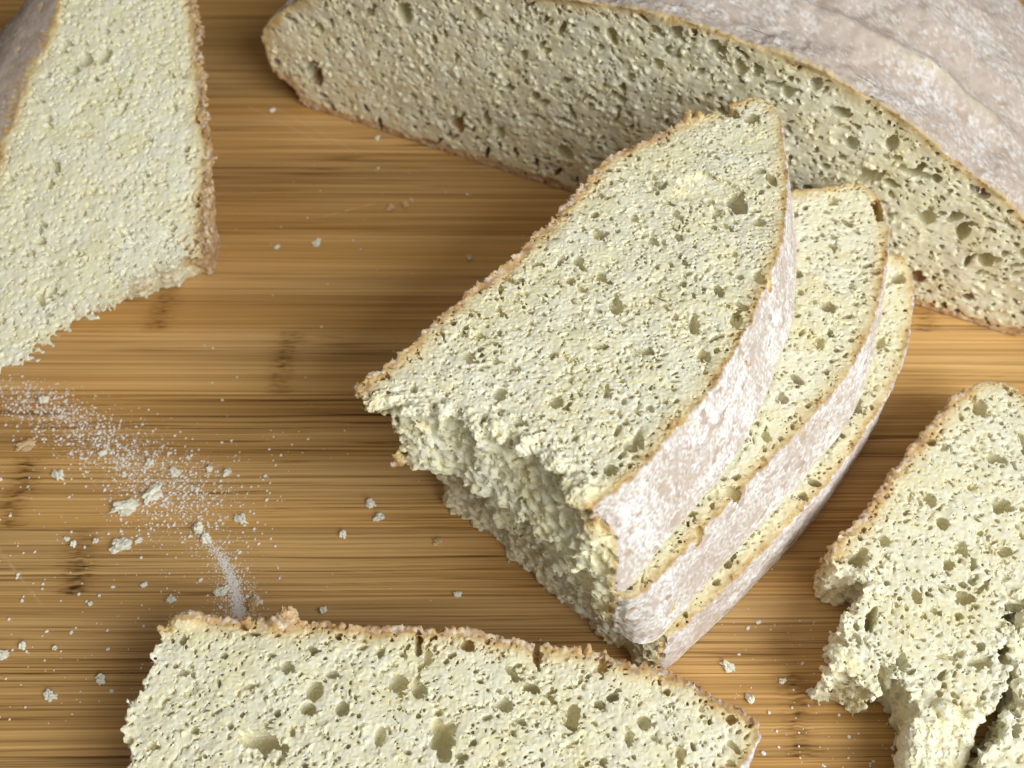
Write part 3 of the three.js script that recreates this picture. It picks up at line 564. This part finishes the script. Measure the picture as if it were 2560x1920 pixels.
{
  const small = [[-7.73, 4.85], [-9.41, 4.91], [-7.97, 2.81], [-7.28, -5.24], [-11.03, 4.98], [-11.24, 4.85], [-10.48, 4.91], [-6.19, 6.54], [-8.28, 6.48], [-7.03, 6.23], [-4.54, 6.78], [-1.31, 6.36], [-4.29, 4.72], [5.01, 8.16], [6.85, 8.81], [-4.58, -10.3], [-10.65, -5.93], [-6.08, -5.43], [-12.93, 0.6], [-8.32, -11.75], [-3.66, 3.85], [-11.98, 7.88], [-10.77, 7.71], [-10.58, 8.87], [5.45, 8.92], [6.26, 8.49], [-1.3, -4.75], [-7.19, 6.29], [-11.56, 7.65], [-8.9, 2.9], [-9.6, 2.6], [-10.9, 2.3], [-8.2, 3.4], [-11.9, 3.0], [-10.2, 6.6], [-9.0, 6.1], [-7.5, 2.9], [-6.9, 4.3]];
  const R = rng(404);
  small.forEach(([x, z], i) => {
    const m = new THREE.Mesh(crumbShapes[i % 4], crumbMat); m.name = 'crumb_' + String(i + 101).padStart(3, '0');
    m.position.set(x * CM, 0.0001, z * CM); m.rotation.y = R() * 6.28; m.scale.setScalar((0.09 + 0.12 * R()) * CM); m.castShadow = m.receiveShadow = true;
    m.userData = { label: 'tiny pale crumb lying on the bamboo board', category: 'crumb', group: 'tiny crumbs scattered over the board' }; scene.add(m);
  });
}
{
  const R = rng(2024), gs = () => (R() + R() + R() - 1.5) / 0.87, list = [];
  const trail = [[-14.2, 0.2], [-12.6, 0.9], [-10.66, 2.1], [-9.15, 3.3], [-8.03, 4.2]], streak = [[-8.0, 4.6], [-7.3, 5.3], [-6.85, 6.0], [-6.6, 6.8], [-6.6, 7.5]];
  const along = (line, t) => { const f = t * (line.length - 1), i = Math.min(line.length - 2, Math.floor(f)), u = f - i; return [lerp(line[i][0], line[i + 1][0], u), lerp(line[i][1], line[i + 1][1], u)]; };
  for (let i = 0; i < 4400; i++) { const t = Math.pow(R(), 0.8), p = along(trail, t), w = 0.55 + 0.55 * t; list.push([p[0] + gs() * w * 1.3, p[1] + gs() * w * 0.9, 0.009 + 0.03 * Math.pow(R(), 4)]); }
  for (let i = 0; i < 3600; i++) { const t = Math.pow(R(), 0.55), p = along(streak, t), w = R() < 0.6 ? 0.13 : 0.5; list.push([p[0] + gs() * w, p[1] + gs() * w, 0.008 + 0.014 * Math.pow(R(), 2)]); }
  for (let i = 0; i < 380; i++) list.push([-13.5 + 8 * R(), 1.5 + 8 * R(), 0.014 + 0.04 * Math.pow(R(), 3)]);
  for (let i = 0; i < 170; i++) list.push([-9 + 16 * R(), -9 + 19 * R(), 0.012 + 0.035 * Math.pow(R(), 4)]);
  for (let i = 0; i < 160; i++) list.push([5 + 5 * R(), 7 + 4 * R(), 0.012 + 0.04 * Math.pow(R(), 4)]);
  const g = new THREE.IcosahedronGeometry(1, 0), mat = new THREE.MeshStandardMaterial({ color: new THREE.Color().setRGB(0.82, 0.78, 0.72), roughness: 0.9, name: 'flour' });
  const im = new THREE.InstancedMesh(g, mat, list.length); im.name = 'flour_dust';
  im.userData = { kind: 'stuff', label: 'white flour and fine crumb dust trailing over the board', category: 'flour' };
  const m = new THREE.Matrix4(), q = new THREE.Quaternion(), e = new THREE.Euler();
  list.forEach(([x, z, r], i) => { e.set(0, R() * 6.28, 0); q.setFromEuler(e); m.compose(new THREE.Vector3(x * CM, r * 0.35 * CM, z * CM), q, new THREE.Vector3(r * (0.8 + 0.7 * R()) * CM, r * 0.6 * CM, r * CM)); im.setMatrixAt(i, m); });
  im.castShadow = im.receiveShadow = true; scene.add(im);
}
renderer.render(scene, camera);
